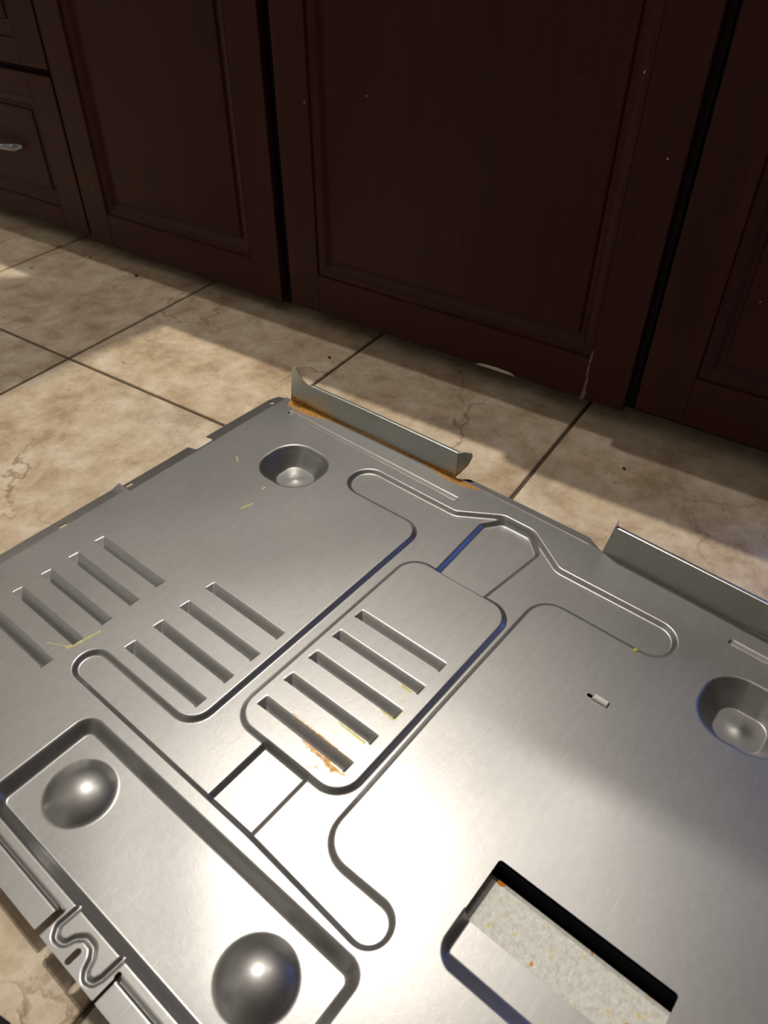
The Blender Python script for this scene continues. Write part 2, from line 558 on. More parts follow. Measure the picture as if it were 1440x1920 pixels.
# chipped lacquer: bare white flake on the bottom edge and flakes down the moulding line
ch = mesh_obj('chip', [(-0.396, YD - 0.0006, 0.0262), (-0.386, YD - 0.0008, 0.0300), (-0.366, YD - 0.0008, 0.0312), (-0.345, YD - 0.0008, 0.0305), (-0.335, YD - 0.0006, 0.0262),
                       (-0.396, YD + 0.002, 0.0258), (-0.386, YD + 0.002, 0.0258), (-0.366, YD + 0.002, 0.0258), (-0.345, YD + 0.002, 0.0258), (-0.335, YD + 0.002, 0.0258)],
              [(0, 1, 2, 3, 4), (0, 5, 6, 1), (1, 6, 7, 2), (2, 7, 8, 3), (3, 8, 9, 4), (5, 9, 8, 7, 6), (0, 4, 9, 5)], WHITE, d2)
ch['label'] = 'bare white chip in the lacquer'
for (cx, cz, w, hh2) in ((-0.2408, 0.036, 0.0035, 0.012), (-0.2400, 0.052, 0.0022, 0.010), (-0.2408, 0.070, 0.0015, 0.012), (-0.2400, 0.088, 0.0018, 0.010)):
    mesh_obj('chip', [(cx - w, YD - 0.0004, cz - hh2), (cx + w * 0.5, YD - 0.0005, cz - hh2 * 0.8), (cx + w, YD - 0.0005, cz), (cx + w * 0.4, YD - 0.0004, cz + hh2), (cx - w * 0.4, YD - 0.0005, cz + hh2 * 0.3),
                      (cx, YD + 0.001, cz)], [(0, 1, 2, 3, 4), (0, 5, 1), (1, 5, 2), (2, 5, 3), (3, 5, 4), (4, 5, 0)], plain('flake', (0.20, 0.13, 0.10), 0.8), d2)
shift(r)

r = cab('base_cabinet', -0.180, 0.40, 'dark cherry base cabinet at the right edge, its door cut by the frame')
box('body', -0.1795, 0.40, YD + 0.021, 1.42, 0.06, TOPZ, KICK, r)
box('toe_kick', -0.1795, 0.40, YD + 0.055, YD + 0.070, 0.0, 0.06, KICK, r)
front('door', -0.1740, 0.39, 0.036, TOPZ - 0.005, r, 0.058, 0.062)
shift(r)

# worktop in two slabs with a hairline joint, and an added unseen board that casts the floor shadow
YE = 0.815
ct = box('countertop', -1.70, -0.4765, YE, 1.45, TOPZ + 0.0005, 0.900, STONE, None, 0.003)
tag(ct, 'stone countertop slab over the drawer unit and narrow door', 'countertop', 'countertop slabs')
ct = box('countertop', -0.4735, 0.45, YE - 0.010, 1.45, TOPZ + 0.0005, 0.900, STONE, None, 0.003)
tag(ct, 'stone countertop slab over the right base cabinet', 'countertop', 'countertop slabs')
blocker = box('shadow_blocker', -0.975, -0.842, 0.852, 0.877, 0.9002, CEIL - 0.0005, WALLD, None, 0.003)
tag(blocker, 'unseen board added on the countertop to cast the floor shadow', 'shadow_blocker')

# ------------------------------------------------------------------ stamped steel panel
# All figures in millimetres in the panel's own frame: u along the flanged edge, v from it towards the viewer.
A = math.radians(-6.1)
ZP = 22.0
panel = empty('steel_panel', (-0.56149744, 0.61948913, 0.0), A)
tag(panel, 'stamped galvanized steel appliance back panel lying on the tile floor', 'panel')
STEP = 0.8
us = np.arange(-20.0, 745.0, STEP)
vv = np.arange(-16.0, 560.0, STEP)
Ug, Vg = np.meshgrid(us, vv)
TOPU = np.array([-30, 9, 130, 263, 350, 446, 540, 615, 760.])
TOPV = np.array([-5.5, -6.0, -10.2, -12.3, -11.6, -9.6, -6.2, -3.4, 0.0])


def vtop(u):
    return np.interp(u, TOPU, TOPV)


def sm(t):
    t = np.clip(t, 0, 1)
    return 0.45 * t + 0.55 * t * t * (3 - 2 * t)


def fillet(pts, seg=8):
    """polygon of (u, v, radius) -> polyline with rounded corners"""
    out = []
    n = len(pts)
    for i in range(n):
        p0 = np.array(pts[i - 1][:2], float); p1 = np.array(pts[i][:2], float); p2 = np.array(pts[(i + 1) % n][:2], float)
        rr = pts[i][2]
        d0 = p0 - p1; d2_ = p2 - p1
        l0, l2 = np.hypot(*d0), np.hypot(*d2_)
        d0 /= l0; d2_ /= l2
        ang = math.acos(max(-1, min(1, float(d0 @ d2_))))
        tl = min(rr / math.tan(ang / 2), l0 * 0.499, l2 * 0.499)
        rr = tl * math.tan(ang / 2)
        bis = d0 + d2_
        bis /= np.hypot(*bis)
        cc = p1 + bis * (rr / math.sin(ang / 2))
        a0 = p1 + d0 * tl - cc
        a1 = p1 + d2_ * tl - cc
        t0 = math.atan2(a0[1], a0[0]); t1 = math.atan2(a1[1], a1[0])
        dt = (t1 - t0 + math.pi) % (2 * math.pi) - math.pi
        for k in range(seg + 1):
            t = t0 + dt * k / seg
            out.append(cc + rr * np.array([math.cos(t), math.sin(t)]))
    return np.array(out)


def sd_poly(poly, pad=14.0):
    """signed distance to polygon on the grid (negative inside), evaluated near its bounds"""
    D = np.full(Ug.shape, 1e3)
    i0, i1 = np.searchsorted(us, [poly[:, 0].min() - pad, poly[:, 0].max() + pad])
    j0, j1 = np.searchsorted(vv, [poly[:, 1].min() - pad, poly[:, 1].max() + pad])
    X = Ug[j0:j1, i0:i1]; Y = Vg[j0:j1, i0:i1]
    d2m = np.full(X.shape, 1e9); ins = np.zeros(X.shape, bool)
    n = len(poly)
    for k in range(n):
        a = poly[k]; b_ = poly[(k + 1) % n]
        e = b_ - a
        L2 = e @ e
        if L2 < 1e-9:
            continue
        wx, wy = X - a[0], Y - a[1]
        t = np.clip((wx * e[0] + wy * e[1]) / L2, 0, 1)
        dx, dy = wx - e[0] * t, wy - e[1] * t
        np.minimum(d2m, dx * dx + dy * dy, out=d2m)
        cnd = ((a[1] <= Y) != (b_[1] <= Y))
        if abs(e[1]) > 1e-12:
            ins ^= cnd & (X < a[0] + e[0] * (Y - a[1]) / e[1])
    d = np.sqrt(d2m)
    D[j0:j1, i0:i1] = np.where(ins, -d, d)
    return D


def sd_line(pts):
    d = np.full(Ug.shape, 1e3)
    for a, b_ in zip(pts[:-1], pts[1:]):
        a = np.array(a, float); b_ = np.array(b_, float); e = b_ - a
        wx, wy = Ug - a[0], Vg - a[1]
        t = np.clip((wx * e[0] + wy * e[1]) / (e @ e), 0, 1)
        d = np.minimum(d, np.hypot(wx - e[0] * t, wy - e[1] * t))
    return d


def sd_rbox(u0, u1, v0, v1, r):
    cx, cy, hx, hy = (u0 + u1) / 2, (v0 + v1) / 2, (u1 - u0) / 2 - r, (v1 - v0) / 2 - r
    qx, qy = np.abs(Ug - cx) - hx, np.abs(Vg - cy) - hy
    return np.hypot(np.maximum(qx, 0), np.maximum(qy, 0)) + np.minimum(np.maximum(qx, qy), 0) - r


Z = np.zeros(Ug.shape)
PART = np.zeros(Ug.shape, int)
parts = {}      # id -> (name, parent id or 0, label)


def reg(mask, name, parent=0, label=None):
    k = len(parts) + 1
    parts[k] = (name, parent, label)
    PART[mask] = k
    return k


# gentle unevenness of the thin sheet
Z += 0.30 * np.sin(Ug / 61.0 + 1.1) * np.sin(Vg / 74.0 + 0.6) + 0.14 * np.sin(Ug / 27.0 + Vg / 39.0)

# H-shaped recess round the vent pad
HP = fillet([(172, 36, 20.5), (297, 36, 16), (341, 8.5, 16), (377, 9, 16), (424, 40, 16), (553, 40, 20), (553, 81.5, 20), (430, 81, 24),
             (428.5, 250, 500), (430, 393, 26), (508, 392, 15.5), (508, 424.5, 15.5), (386, 418, 300), (157, 417, 15), (157, 387, 15), (286.5, 387, 20), (285.5, 77, 22), (172, 79, 20.5)])
dH = sd_poly(HP)
Z -= 4.0 * sm(0.5 - dH / 4.6)
pH = reg(dH < 4.0, 'stamped_recess')

# deeper channels above and below the pad
dC1 = sd_poly(fillet([(332.5, 122, 1), (328, 30, 10), (342, 11, 12), (377, 11, 12), (397, 30, 10), (386, 122, 1)]))
Z -= 4.8 * sm(0.5 - dC1 / 5.0)
dC2 = sd_rbox(341, 387, 350, 416.5, 1.5)
Z -= 4.2 * sm(0.5 - dC2 / 4.2)
# vent pad standing proud in the recess
dP = sd_rbox(300.5, 421.5, 116, 357.5, 23)
padk = sm(0.5 - dP / 4.6)
Z = Z * (1 - padk) + padk * (-0.6 + 0.1 * np.sin(Ug / 30))
reg(dC1 < 1.0, 'channel', pH)
reg((dC2 < 1.0), 'channel', pH)
pP = reg(dP < 2.6, 'vent_pad', pH, 'rounded pad pierced by five louvers')

# basin with two domes
dB = sd_rbox(211.5, 512.5, 430.5, 526.5, 15)
bas = sm(np.clip(-dB / 9.5, 0, 1))
Z -= 10.0 * bas
Z += bas * (0.35 * np.sin(Ug / 23.0 + 0.7) * np.sin(Vg / 19.0))
pB = reg(dB < 1.5, 'basin', 0, 'shallow rectangular basin with two round domes')
for (cu_, cv_, lab) in ((260.5, 476, 'dome near the panel end'), (457.5, 477.5, 'dome near the panel middle')):
    rr = np.hypot(Ug - cu_, Vg - cv_)
    Rb, Hd = 27.0, 11.5
    Rs = (Rb * Rb + Hd * Hd) / (2 * Hd)
    cap = np.where(rr < Rs, np.sqrt(np.maximum(Rs * Rs - rr * rr, 0)) - (Rs - Hd), -50)
    kk = 2.2
    h_ = np.clip(0.5 + 0.5 * cap / kk, 0, 1)
    add = h_ * cap + kk * h_ * (1 - h_)
    Z += np.where(rr < Rb + 6, np.maximum(add, 0), 0)
    reg(rr < 31.5, 'dome', pB)

# rounded-square feet pressed downwards
for (cu_, cv_) in ((108, 89), (629, 88)):
    dD = sd_rbox(cu_ - 37, cu_ + 37, cv_ - 35, cv_ + 35, 30)
    t = np.clip((2.0 - dD) / 18.5, 0, 1)
    Z -= 21.3 * (0.62 * t + 0.38 * t * t * (3 - 2 * t)) * np.clip((2.0 - dD) / 4.0, 0, 1)
    rr = np.hypot(Ug - cu_, Vg - cv_)
    Z += 1.6 * np.exp(-(rr / 7.0) ** 2)
    reg(dD < 4.5, 'foot_dimple')

# long ribs beside the flanges
for (a, b_) in (((31, 15.5), (284, 17.5)), ((592, 20.0), (704, 23.0))):
    a = np.array(a, float); b_ = np.array(b_, float)
    e = (b_ - a) / np.hypot(*(b_ - a)); L = np.hypot(*(b_ - a))
    s_ = (Ug - a[0]) * e[0] + (Vg - a[1]) * e[1]
    q_ = -(Ug - a[0]) * e[1] + (Vg - a[1]) * e[0]
    dl = np.hypot(s_ - np.clip(s_, 0, L), q_)
    t = np.where(dl < 3.6, sm((q_ + 3.6) / 5.5) * np.clip((3.6 - dl) / 1.0, 0, 1), 0)
    Z -= 3.0 * t
    reg(dl < 4.4, 'pressed_rib')

# louvers: far edge bends down, near edge is slit
LOUV = [(40.5, 299.3 + 30.6 * k, 100.0, 0) for k in range(5)] + [(177.5, 270.3 + 30.7 * k, 97.0, 0) for k in range(4)] + [(310.0, 204.3 + 30.8 * k, 97.5, pP) for k in range(5)]
SL = []
for (u0, v0, L, par) in LOUV:
    su, sv = Ug - u0, Vg - v0
    dep = 6.2
    face = sm((sv + 1.4) / 9.8)
    endl = np.clip((su - (9.5 - sv) * 0.1) / 8.5, 0, 1)
    endr = np.clip((L - su) / 3.2, 0, 1)
    inside = (su > 0) & (su < L) & (sv > -1.4) & (sv < 9.7)
    Z -= np.where(inside, np.minimum(face, np.minimum(endl, sm(endr))) * dep, 0)
    reg((su > -1.6) & (su < L + 1.6) & (sv > -3.0) & (sv < 10.6), 'louver', par)

# left edge lip, stepped down
lip = sm((1.5 - Ug) / 3.2) * sm((236.5 - Vg) / 1.6)
Z -= 2.2 * lip + 0.22 * lip * np.maximum(-Ug, 0)
Z -= 3.4 * np.clip((-2.0 - Ug) / 17.0, 0, 1) ** 1.4 * sm((Vg - 236.5) / 12)
reg((Ug < 2.2) & (Vg < 237.5), 'edge_lip')

# front rails, tab with the S-shaped bead
rail = sm((Vg - 533.0) / 1.4)
tabm = sm((Ug - 331.0) / 0.8) * sm((391.4 - Ug) / 0.8)
Z -= 3.4 * rail * (1 - tabm)
Z -= 2.4 * np.exp(-((Vg - 534.6) / 1.1) ** 2) * (1 - tabm)
dS = sd_line(fillet([(337.0, 525.5, 1), (336.3, 541, 3), (341, 546.6, 4), (349, 545.6, 5), (351.6, 538.4, 4), (357, 533.4, 4), (365, 533.6, 4), (370, 538, 4), (373.4, 545, 4), (377.5, 548.2, 3), (383, 546.8, 4), (385.0, 541, 4), (385.8, 525.5, 1)], 4)[4:-4])
Z -= 2.3 * sm(1.0 - dS / 2.9) * (Vg > 520)
reg((Vg > 532.6) & (Ug < 329.0), 'edge_rail')
reg((Vg > 532.6) & (Ug > 391.4), 'edge_rail')
reg((Vg > 523.5) & (Ug >= 329.0) & (Ug <= 391.4), 'mounting_tab', 0, 'tab with an S-shaped bead and a slot')

# grip pocket in front of the opening
pk_d = sd_rbox(537.0, 671.0, 300.0, 398.5, 17)
pk = np.minimum(sm((Ug - 537.0) / 4.5), np.minimum(sm((398.5 - Vg) / 12.5), sm((671.0 - Ug) / 4.5)))
pk = np.minimum(pk, sm(-pk_d / 5.0)) * (Vg > 340)
Z -= 10.0 * pk
reg((pk_d < 2.0) & (Vg > 352), 'grip_pocket')

# ---- outline: positive where there is metal
S = np.minimum(np.minimum(Ug + 18.3 + 0.9 * sm((238 - Vg) / 3), 742.0 - Ug), Vg - vtop(Ug))
S = np.minimum(S, 552.3 - Vg)
cor = (Ug + Vg * 0.4) + 16.5                               # snipped corner by the first flange
S = np.minimum(S, cor)


def cut(d):
    global S
    S = np.minimum(S, d)


cut(sd_rbox(-40, -3.6, 112.5, 139.5, 4.5))                 # round notch in the lip
cut(sd_rbox(-11.5, -4.5, 9.0, 14.5, 2.2))
cut(sd_rbox(-16.0, -9.5, 224.0, 233.0, 2.0))
cut(sd_rbox(-7.5, -2.0, 312.0, 321.5, 2.2))
cut(sd_rbox(537.0, 669.5, 317.3, 361.5, 2.5))              # opening
cut(sd_rbox(324.8, 331.2, 533.2, 570, 0.6))                # gap beside the tab
cut(sd_rbox(391.0, 391.9, 534.0, 570, 0.3))
cut(sd_rbox(389.8, 393.4, 531.2, 536.0, 1.2))
cut(sd_rbox(357.9, 362.6, 539.6, 551.2, 2.3))              # slot in the tab
cut(sd_rbox(517.3, 524.0, 151.6, 155.0, 1.6))              # slot beside the lanced clip

# ---- stains carried by the sheet
def blob(u, v, r):
    return np.clip(1 - np.hypot(Ug - u, Vg - v) / r, 0, 1)


def seg_(a, b_, r):
    return np.clip(1 - sd_line([a, b_]) / r, 0, 1)


def bar(u0, u1, v0, v1, soft):
    return np.clip(1 - np.maximum(sd_rbox(u0, u1, v0, v1, 0.01), 0) / soft, 0, 1)


RUST = np.zeros(Ug.shape)
dtop = Vg - vtop(Ug)
wet = np.interp(Ug, [0, 9, 14, 40, 62, 80, 120, 215, 235, 262, 285, 300], [0, 0, 12, 17, 11, 5.0, 3.2, 2.6, 5.5, 11, 6, 0])
RUST = np.maximum(RUST, np.clip(1.5 - dtop / np.maximum(wet, 0.01), 0, 1) * (wet > 0.1))
RUST = np.maximum(RUST, 0.75 * seg_((365, 338.5), (408, 340.5), 5))
RUST = np.maximum(RUST, 0.95 * seg_((389, 339), (399, 342), 5))
RUST = np.maximum(RUST, 0.42 * blob(385, 347, 26))
RUST = np.maximum(RUST, 0.60 * seg_((340, 325.5), (408, 327), 3.0))
RUST = np.maximum(RUST, 0.40 * seg_((404, 325), (410, 300), 5))
RUST = np.maximum(RUST, 0.28 * blob(372, 385, 40))
RUST = np.maximum(RUST, 0.22 * blob(420, 405, 50))
DRIP = np.zeros(Ug.shape)
for (a, b_, r_, k) in (((375, 307.6), (403, 308.2), 2.4, 1.0), ((394, 276.8), (407, 277.2), 2.4, 1.0), ((393, 246.4), (401, 246.8), 3.4, 1.0),
                       ((403, 264), (400, 250), 2.5, 0.55), ((406, 295), (404, 281), 2.5, 0.5), ((409, 265), (409, 275), 2.0, 0.6),
                       ((145.5, 376), (142.5, 393), 3.2, 0.85), ((142.5, 393), (139.5, 404), 4.0, 0.95), ((139, 404), (121, 413), 2.0, 0.7),
                       ((118, 178), (121, 166), 3.0, 0.9), ((47, 121), (53, 125), 3.0, 0.7), ((111, 138), (112, 142), 2.6, 0.9), ((180, 345), (215, 349), 1.6, 0.6)):
    DRIP = np.maximum(DRIP, k * seg_(a, b_, r_))

# ---- build the pieces from the grid
nv, nu = Ug.shape
X = Ug / 1000.0
Y = -Vg / 1000.0
Zm = (Z + ZP) / 1000.0
SC = 0.25 * 0
c00, c10, c11, c01 = S[:-1, :-1], S[:-1, 1:], S[1:, 1:], S[1:, :-1]
full = (c00 > 0) & (c10 > 0) & (c11 > 0) & (c01 > 0)
some = ((c00 > 0) | (c10 > 0) | (c11 > 0) | (c01 > 0)) & ~full
cellpart = np.maximum.reduce([PART[:-1, :-1]])
idx = np.arange(nv * nu).reshape(nv, nu)
Pos = np.stack([X.ravel(), Y.ravel(), Zm.ravel()], 1)
Ru, Dr = RUST.ravel(), DRIP.ravel()
extra_pos, extra_r, extra_d, ekey = [], [], [], {}
Sf = S.ravel()


def edge_vert(a, b_):
    key = (a, b_) if a < b_ else (b_, a)
    if key in ekey:
        return ekey[key]
    t = Sf[a] / (Sf[a] - Sf[b_])
    ekey[key] = nv * nu + len(extra_pos)
    base = a if Sf[a] > 0 else b_
    p = Pos[a] * (1 - t) + Pos[b_] * t
    p[2] = Pos[base][2]
    extra_pos.append(p); extra_r.append(Ru[base]); extra_d.append(Dr[base])
    return ekey[key]


clip = {}       # part -> list of polygons
skirt = {}
for j, i in zip(*np.nonzero(some)):
    q = [int(idx[j, i]), int(idx[j + 1, i]), int(idx[j + 1, i + 1]), int(idx[j, i + 1])]
    pl, cross = [], []
    for k in range(4):
        a, b_ = q[k], q[(k + 1) % 4]
        if Sf[a] > 0:
            pl.append(a)
        if (Sf[a] > 0) != (Sf[b_] > 0):
            e = edge_vert(a, b_)
            pl.append(e)
            cross.append((e, Sf[a] > 0))
    if len(pl) >= 3:
        p_ = int(cellpart[j, i])
        clip.setdefault(p_, []).append(tuple(pl))
        if len(cross) == 2:
            (e0, out0), (e1, out1) = cross
            skirt.setdefault(p_, []).append((e0, e1) if out0 else (e1, e0))
AllPos = np.concatenate([Pos, np.array(extra_pos).reshape(-1, 3)])
AllR = np.concatenate([Ru, np.array(extra_r)])
AllD = np.concatenate([Dr, np.array(extra_d)])


def build_piece(pid, name, parent):
    jj, ii = np.nonzero(full & (cellpart == pid))
    quads = np.stack([idx[jj, ii], idx[jj + 1, ii], idx[jj + 1, ii + 1], idx[jj, ii + 1]], 1)
    polys = clip.get(pid, [])
    sk = skirt.get(pid, [])
    flat = [quads.ravel()]
    sizes = [np.full(len(quads), 4)]
    if polys:
        flat.append(np.array([x for p_ in polys for x in p_]))
        sizes.append(np.array([len(p_) for p_ in polys]))
    loops = np.concatenate(flat).astype(np.int64)
    sz = np.concatenate(sizes)
    uniq, inv = np.unique(loops, return_inverse=True)
    P = AllPos[uniq]
    Rr, Dd = AllR[uniq], AllD[uniq]
    if sk:
        sk = np.array(sk)
        m0 = np.searchsorted(uniq, sk)
        lo = P[m0.ravel()].copy()
        hi = lo.copy()
        lo[:, 2] -= 0.0011
        base = len(P)
        n_ = len(sk)
        P = np.concatenate([P, hi, lo])
        Rr = np.concatenate([Rr, np.zeros(4 * n_)]); Dd = np.concatenate([Dd, np.zeros(4 * n_)])
        ar = np.arange(n_) * 2
        sq = np.stack([base + ar, base + ar + 1, base + 2 * n_ + ar + 1, base + 2 * n_ + ar], 1)
        inv = np.concatenate([inv, sq.ravel()])
        sz = np.concatenate([sz, np.full(n_, 4)])
    me = bpy.data.meshes.new(name)
    me.vertices.add(len(P))
    me.vertices.foreach_set('co', P.astype(np.float32).ravel())
    me.loops.add(len(inv))
    me.loops.foreach_set('vertex_index', inv.astype(np.int32))
    me.polygons.add(len(sz))
    st = np.concatenate([[0], np.cumsum(sz)[:-1]]).astype(np.int32)
    me.polygons.foreach_set('loop_start', st)
    me.polygons.foreach_set('use_smooth', np.ones(len(sz), bool))
    me.update(calc_edges=True)
    for nm, arr in (('rust', Rr), ('drip', Dd)):
        if arr.max() > 0:
            at = me.attributes.new(nm, 'FLOAT', 'POINT')
            at.data.foreach_set('value', arr.astype(np.float32))
    if name in ('louver', 'pressed_rib'):
        me.set_sharp_from_angle(angle=math.radians(62))
    me.materials.append(STEEL)
    o = bpy.data.objects.new(name, me)
    COL.objects.link(o)
    o.parent = parent
    return o


objs = {0: panel}
build_piece(0, 'sheet', panel)
for k in sorted(parts):
    nm, par, lab = parts[k]
    if not np.any(cellpart == k):
        continue
    objs[k] = build_piece(k, nm, objs[par])
    if lab:
        objs[k]['label'] = lab


# ---- upright flanges along the far edge
def flange(name, st, label, lip_from, lip_to, wetf):
    """st: list of (bottom u, top u, height)"""
    T = 1.1
    rows = 7
    vs, fs, ru = [], [], []
    n = len(st)
    for side in (0, 1):
        for (ub, ut, h) in st:
            for k in range(rows):
                t = (k / (rows - 1)) ** 1.6
                u = ub + (ut - ub) * t
                y = -(vtop(u) - side * T) / 1000.0
                vs.append((u / 1000.0, y, (ZP + t * h) / 1000.0))
                ru.append(max(0.0, 1.1 - t * h / max(wetf(u), 0.05)) if side == 0 and wetf(u) > 0 else 0.0)
    off = n * rows
    for i in range(n - 1):
        for k in range(rows - 1):
            a = i * rows + k
            fs.append((a, a + rows, a + rows + 1, a + 1))
            fs.append((off + a, off + a + 1, off + a + rows + 1, off + a + rows))
        a = i * rows + rows - 1
        fs.append((a, a + rows, off + a + rows, off + a))
    for k in range(rows - 1):
        fs.append((k, k + 1, off + k + 1, off + k))
        a = (n - 1) * rows + k
        fs.append((a, off + a, off + a + 1, a + 1))
    o = mesh_obj(name, vs, fs, STEEL_FLANGE_LIT, panel)
    at = o.data.attributes.new('rust', 'FLOAT', 'POINT')
    at.data.foreach_set('value', np.clip(np.array(ru, np.float32), 0, 1))
    o['label'] = label
    # hem folded outwards along the top
    vs, fs = [], []
    hs = [q for q in st if lip_from <= q[1] <= lip_to]
    for (ub, ut, h) in hs:
        v0 = vtop(ut)
        for (dv, dz) in ((0.0, 0.05), (-0.3, 0.6), (-1.1, 0.9), (-4.6, 0.3), (-4.6, -0.7), (-1.1, -0.1)):
            vs.append((ut / 1000.0, -(v0 + dv) / 1000.0, (ZP + h + dz) / 1000.0))
    k = 6
    for i in range(len(hs) - 1):
        for q in range(k):
            fs.append((i * k + q, (i + 1) * k + q, (i + 1) * k + (q + 1) % k, i * k + (q + 1) % k))
    fs.append(tuple(range(k)))
    fs.append(tuple((len(hs) - 1) * k + q for q in range(k - 1, -1, -1)))
    mesh_obj('hem', vs, fs, STEEL_FLANGE_LIT, o)
    return o


st1 = [(9, 14.5, 44), (11, 15.5, 48.5), (14, 18, 51), (18, 21.5, 50.5), (22, 25, 47), (27, 28.5, 42), (32, 32.5, 38), (38, 38, 35.3), (47, 47, 33.6)] + [(u, u, 33.2) for u in np.linspace(58, 263, 22)]
f1 = flange('flange', st1, 'upright flange with a pointed ear and rust along its foot', 46, 264,
            lambda u: float(np.interp(u, [0, 9, 40, 62, 90, 215, 240, 262, 264], [14, 14, 9, 5, 2.4, 2.2, 6, 6, 6])))
# little fin folded back at the end of the first flange
v0 = float(vtop(263))
fp = [(263, v0, 0.4), (263, v0, 33.0), (268, v0 - 5.5, 34.0), (275, v0 - 10.5, 33.0), (276, v0 - 11.0, 29.0), (273, v0 - 9.0, 17.0), (267, v0 - 4.0, 6.0)]
vs = [(u / 1000, -v_ / 1000, (ZP + z) / 1000) for u, v_, z in fp] + [((u - 0.7) / 1000, -(v_ - 0.8) / 1000, (ZP + z) / 1000) for u, v_, z in fp]
n = len(fp)
fs = [(0, 1, 6), (1, 2, 5), (1, 5, 6), (2, 3, 4), (2, 4, 5)]
fs += [tuple(reversed([i + n for i in f])) for f in fs]
fs += [(i, i + n, (i + 1) % n + n, (i + 1) % n) for i in range(n)]
mesh_obj('end_fin', vs, fs, STEEL_FLANGE_LIT, f1)

st3 = [(446.5, 453.5, 43.5), (447.5, 453.0, 38.0)] + [(u, u + max(0, 4.8 * (1 - (u - 449) / 22.0)), 36.6) for u in (449, 455, 462, 470)] + [(u, u, 36.6) for u in np.linspace(480, 716, 26)]
flange('flange', st3, 'plain upright flange at the right edge', 453.1, 717, lambda u: 0.0)

# low lip between the flanges
ua = np.concatenate([[268.0, 272.0, 277.0], np.linspace(290, 420, 14), [427.0, 436.0, 446.0]])
outv = np.interp(ua, [268, 277, 427, 446], [0.6, 8.5, 11.5, 0.6])
vs, fs = [], []
for u, w in zip(ua, outv):
    b0 = float(vtop(u))
    for (fr, z) in ((0.0, 0.0), (0.12, 0.9), (0.22, 0.7), (0.32, -0.6), (1.0, -0.9), (1.0, -2.0), (0.1, -1.4)):
        vs.append((u / 1000, -(b0 - w * fr) / 1000, (ZP + z) / 1000))
k = 7
for i in range(len(ua) - 1):
    for q in range(k):
        fs.append((i * k + q, (i + 1) * k + q, (i + 1) * k + (q + 1) % k, i * k + (q + 1) % k))
fs += [tuple(range(k)), tuple((len(ua) - 1) * k + q for q in range(k - 1, -1, -1))]
o = mesh_obj('folded_lip', vs, fs, STEEL, panel)

# lanced clip: small bridge standing out of the sheet
vs, fs = [], []
prof = [(-3.6, 0.0), (-3.3, 1.6), (-2.2, 2.6), (1.4, 2.6), (2.6, 1.7), (2.9, 0.0)]
for u in (522.6, 523.4, 535.6, 536.2):
    sh = 0.75 if u in (522.6, 536.2) else 1.0
    for (dv, dz) in prof:
        vs.append((u / 1000, -(153.0 + dv) / 1000, (ZP + dz * sh + 0.1) / 1000))
k = len(prof)
for i in range(3):
    for q in range(k - 1):
        fs.append((i * k + q, i * k + q + 1, (i + 1) * k + q + 1, (i + 1) * k + q))
fs += [tuple(range(k - 1, -1, -1)), tuple(3 * k + q for q in range(k))]
o = mesh_obj('lanced_clip', vs, fs, CLIPM, panel)
o['label'] = 'small shiny lanced clip beside a black slot'

# pale plate seen through the opening, with a bevelled far edge
vs, fs = [], []
prof = [(321.6, -21.0), (322.2, -17.5), (323.6, -14.6), (327.0, -13.2), (345.0, -13.0), (372.0, -12.6), (372.0, -13.8), (328.0, -14.6)]
for u in (529.0, 530.2, 676.0, 677.2):
    for (v_, z) in prof:
        vs.append((u / 1000, -v_ / 1000, (ZP + z) / 1000))
k = len(prof)
for i in range(3):
    for q in range(k):
        fs.append((i * k + q, (i + 1) * k + q, (i + 1) * k + (q + 1) % k, i * k + (q + 1) % k))
fs += [tuple(range(k)), tuple(3 * k + q for q in range(k - 1, -1, -1))]
o = mesh_obj('backing_plate', vs, fs, PLATE, panel)
o['label'] = 'pale speckled plate behind the opening'

o = box('shade_strip', 0.529, 0.677, -0.3205, -0.303, (ZP - 21.5) / 1000, (ZP - 2.4) / 1000, OPENING_SHADE, panel, 0.001)  # black box added for the dark shade below the sheet edge
o['label'] = 'black strip standing in for shade under the edge of the opening'

# dried glue drop on the sheet
vs, fs = [(0, 0, 1.7)], []
for ring, (r_, z) in enumerate(((1.0, 1.4), (1.8, 0.5), (2.0, -0.2))):
    for q in range(10):
        a = 2 * math.pi * q / 10
        vs.append((r_ * math.cos(a) * 1.15, r_ * math.sin(a), z))
for q in range(10):
    fs.append((0, 1 + q, 1 + (q + 1) % 10))
    for rg in range(2):
        fs.append((1 + rg * 10 + q, 11 + rg * 10 + q, 11 + rg * 10 + (q + 1) % 10, 1 + rg * 10 + (q + 1) % 10))
o = mesh_obj('glue_drop', [((x + 528.4) / 1000, -(y_ + 84.5) / 1000, (ZP + z + 0.2) / 1000) for x, y_, z in vs], fs, GLUE, panel, True)
o['label'] = 'dried yellow-green drop'

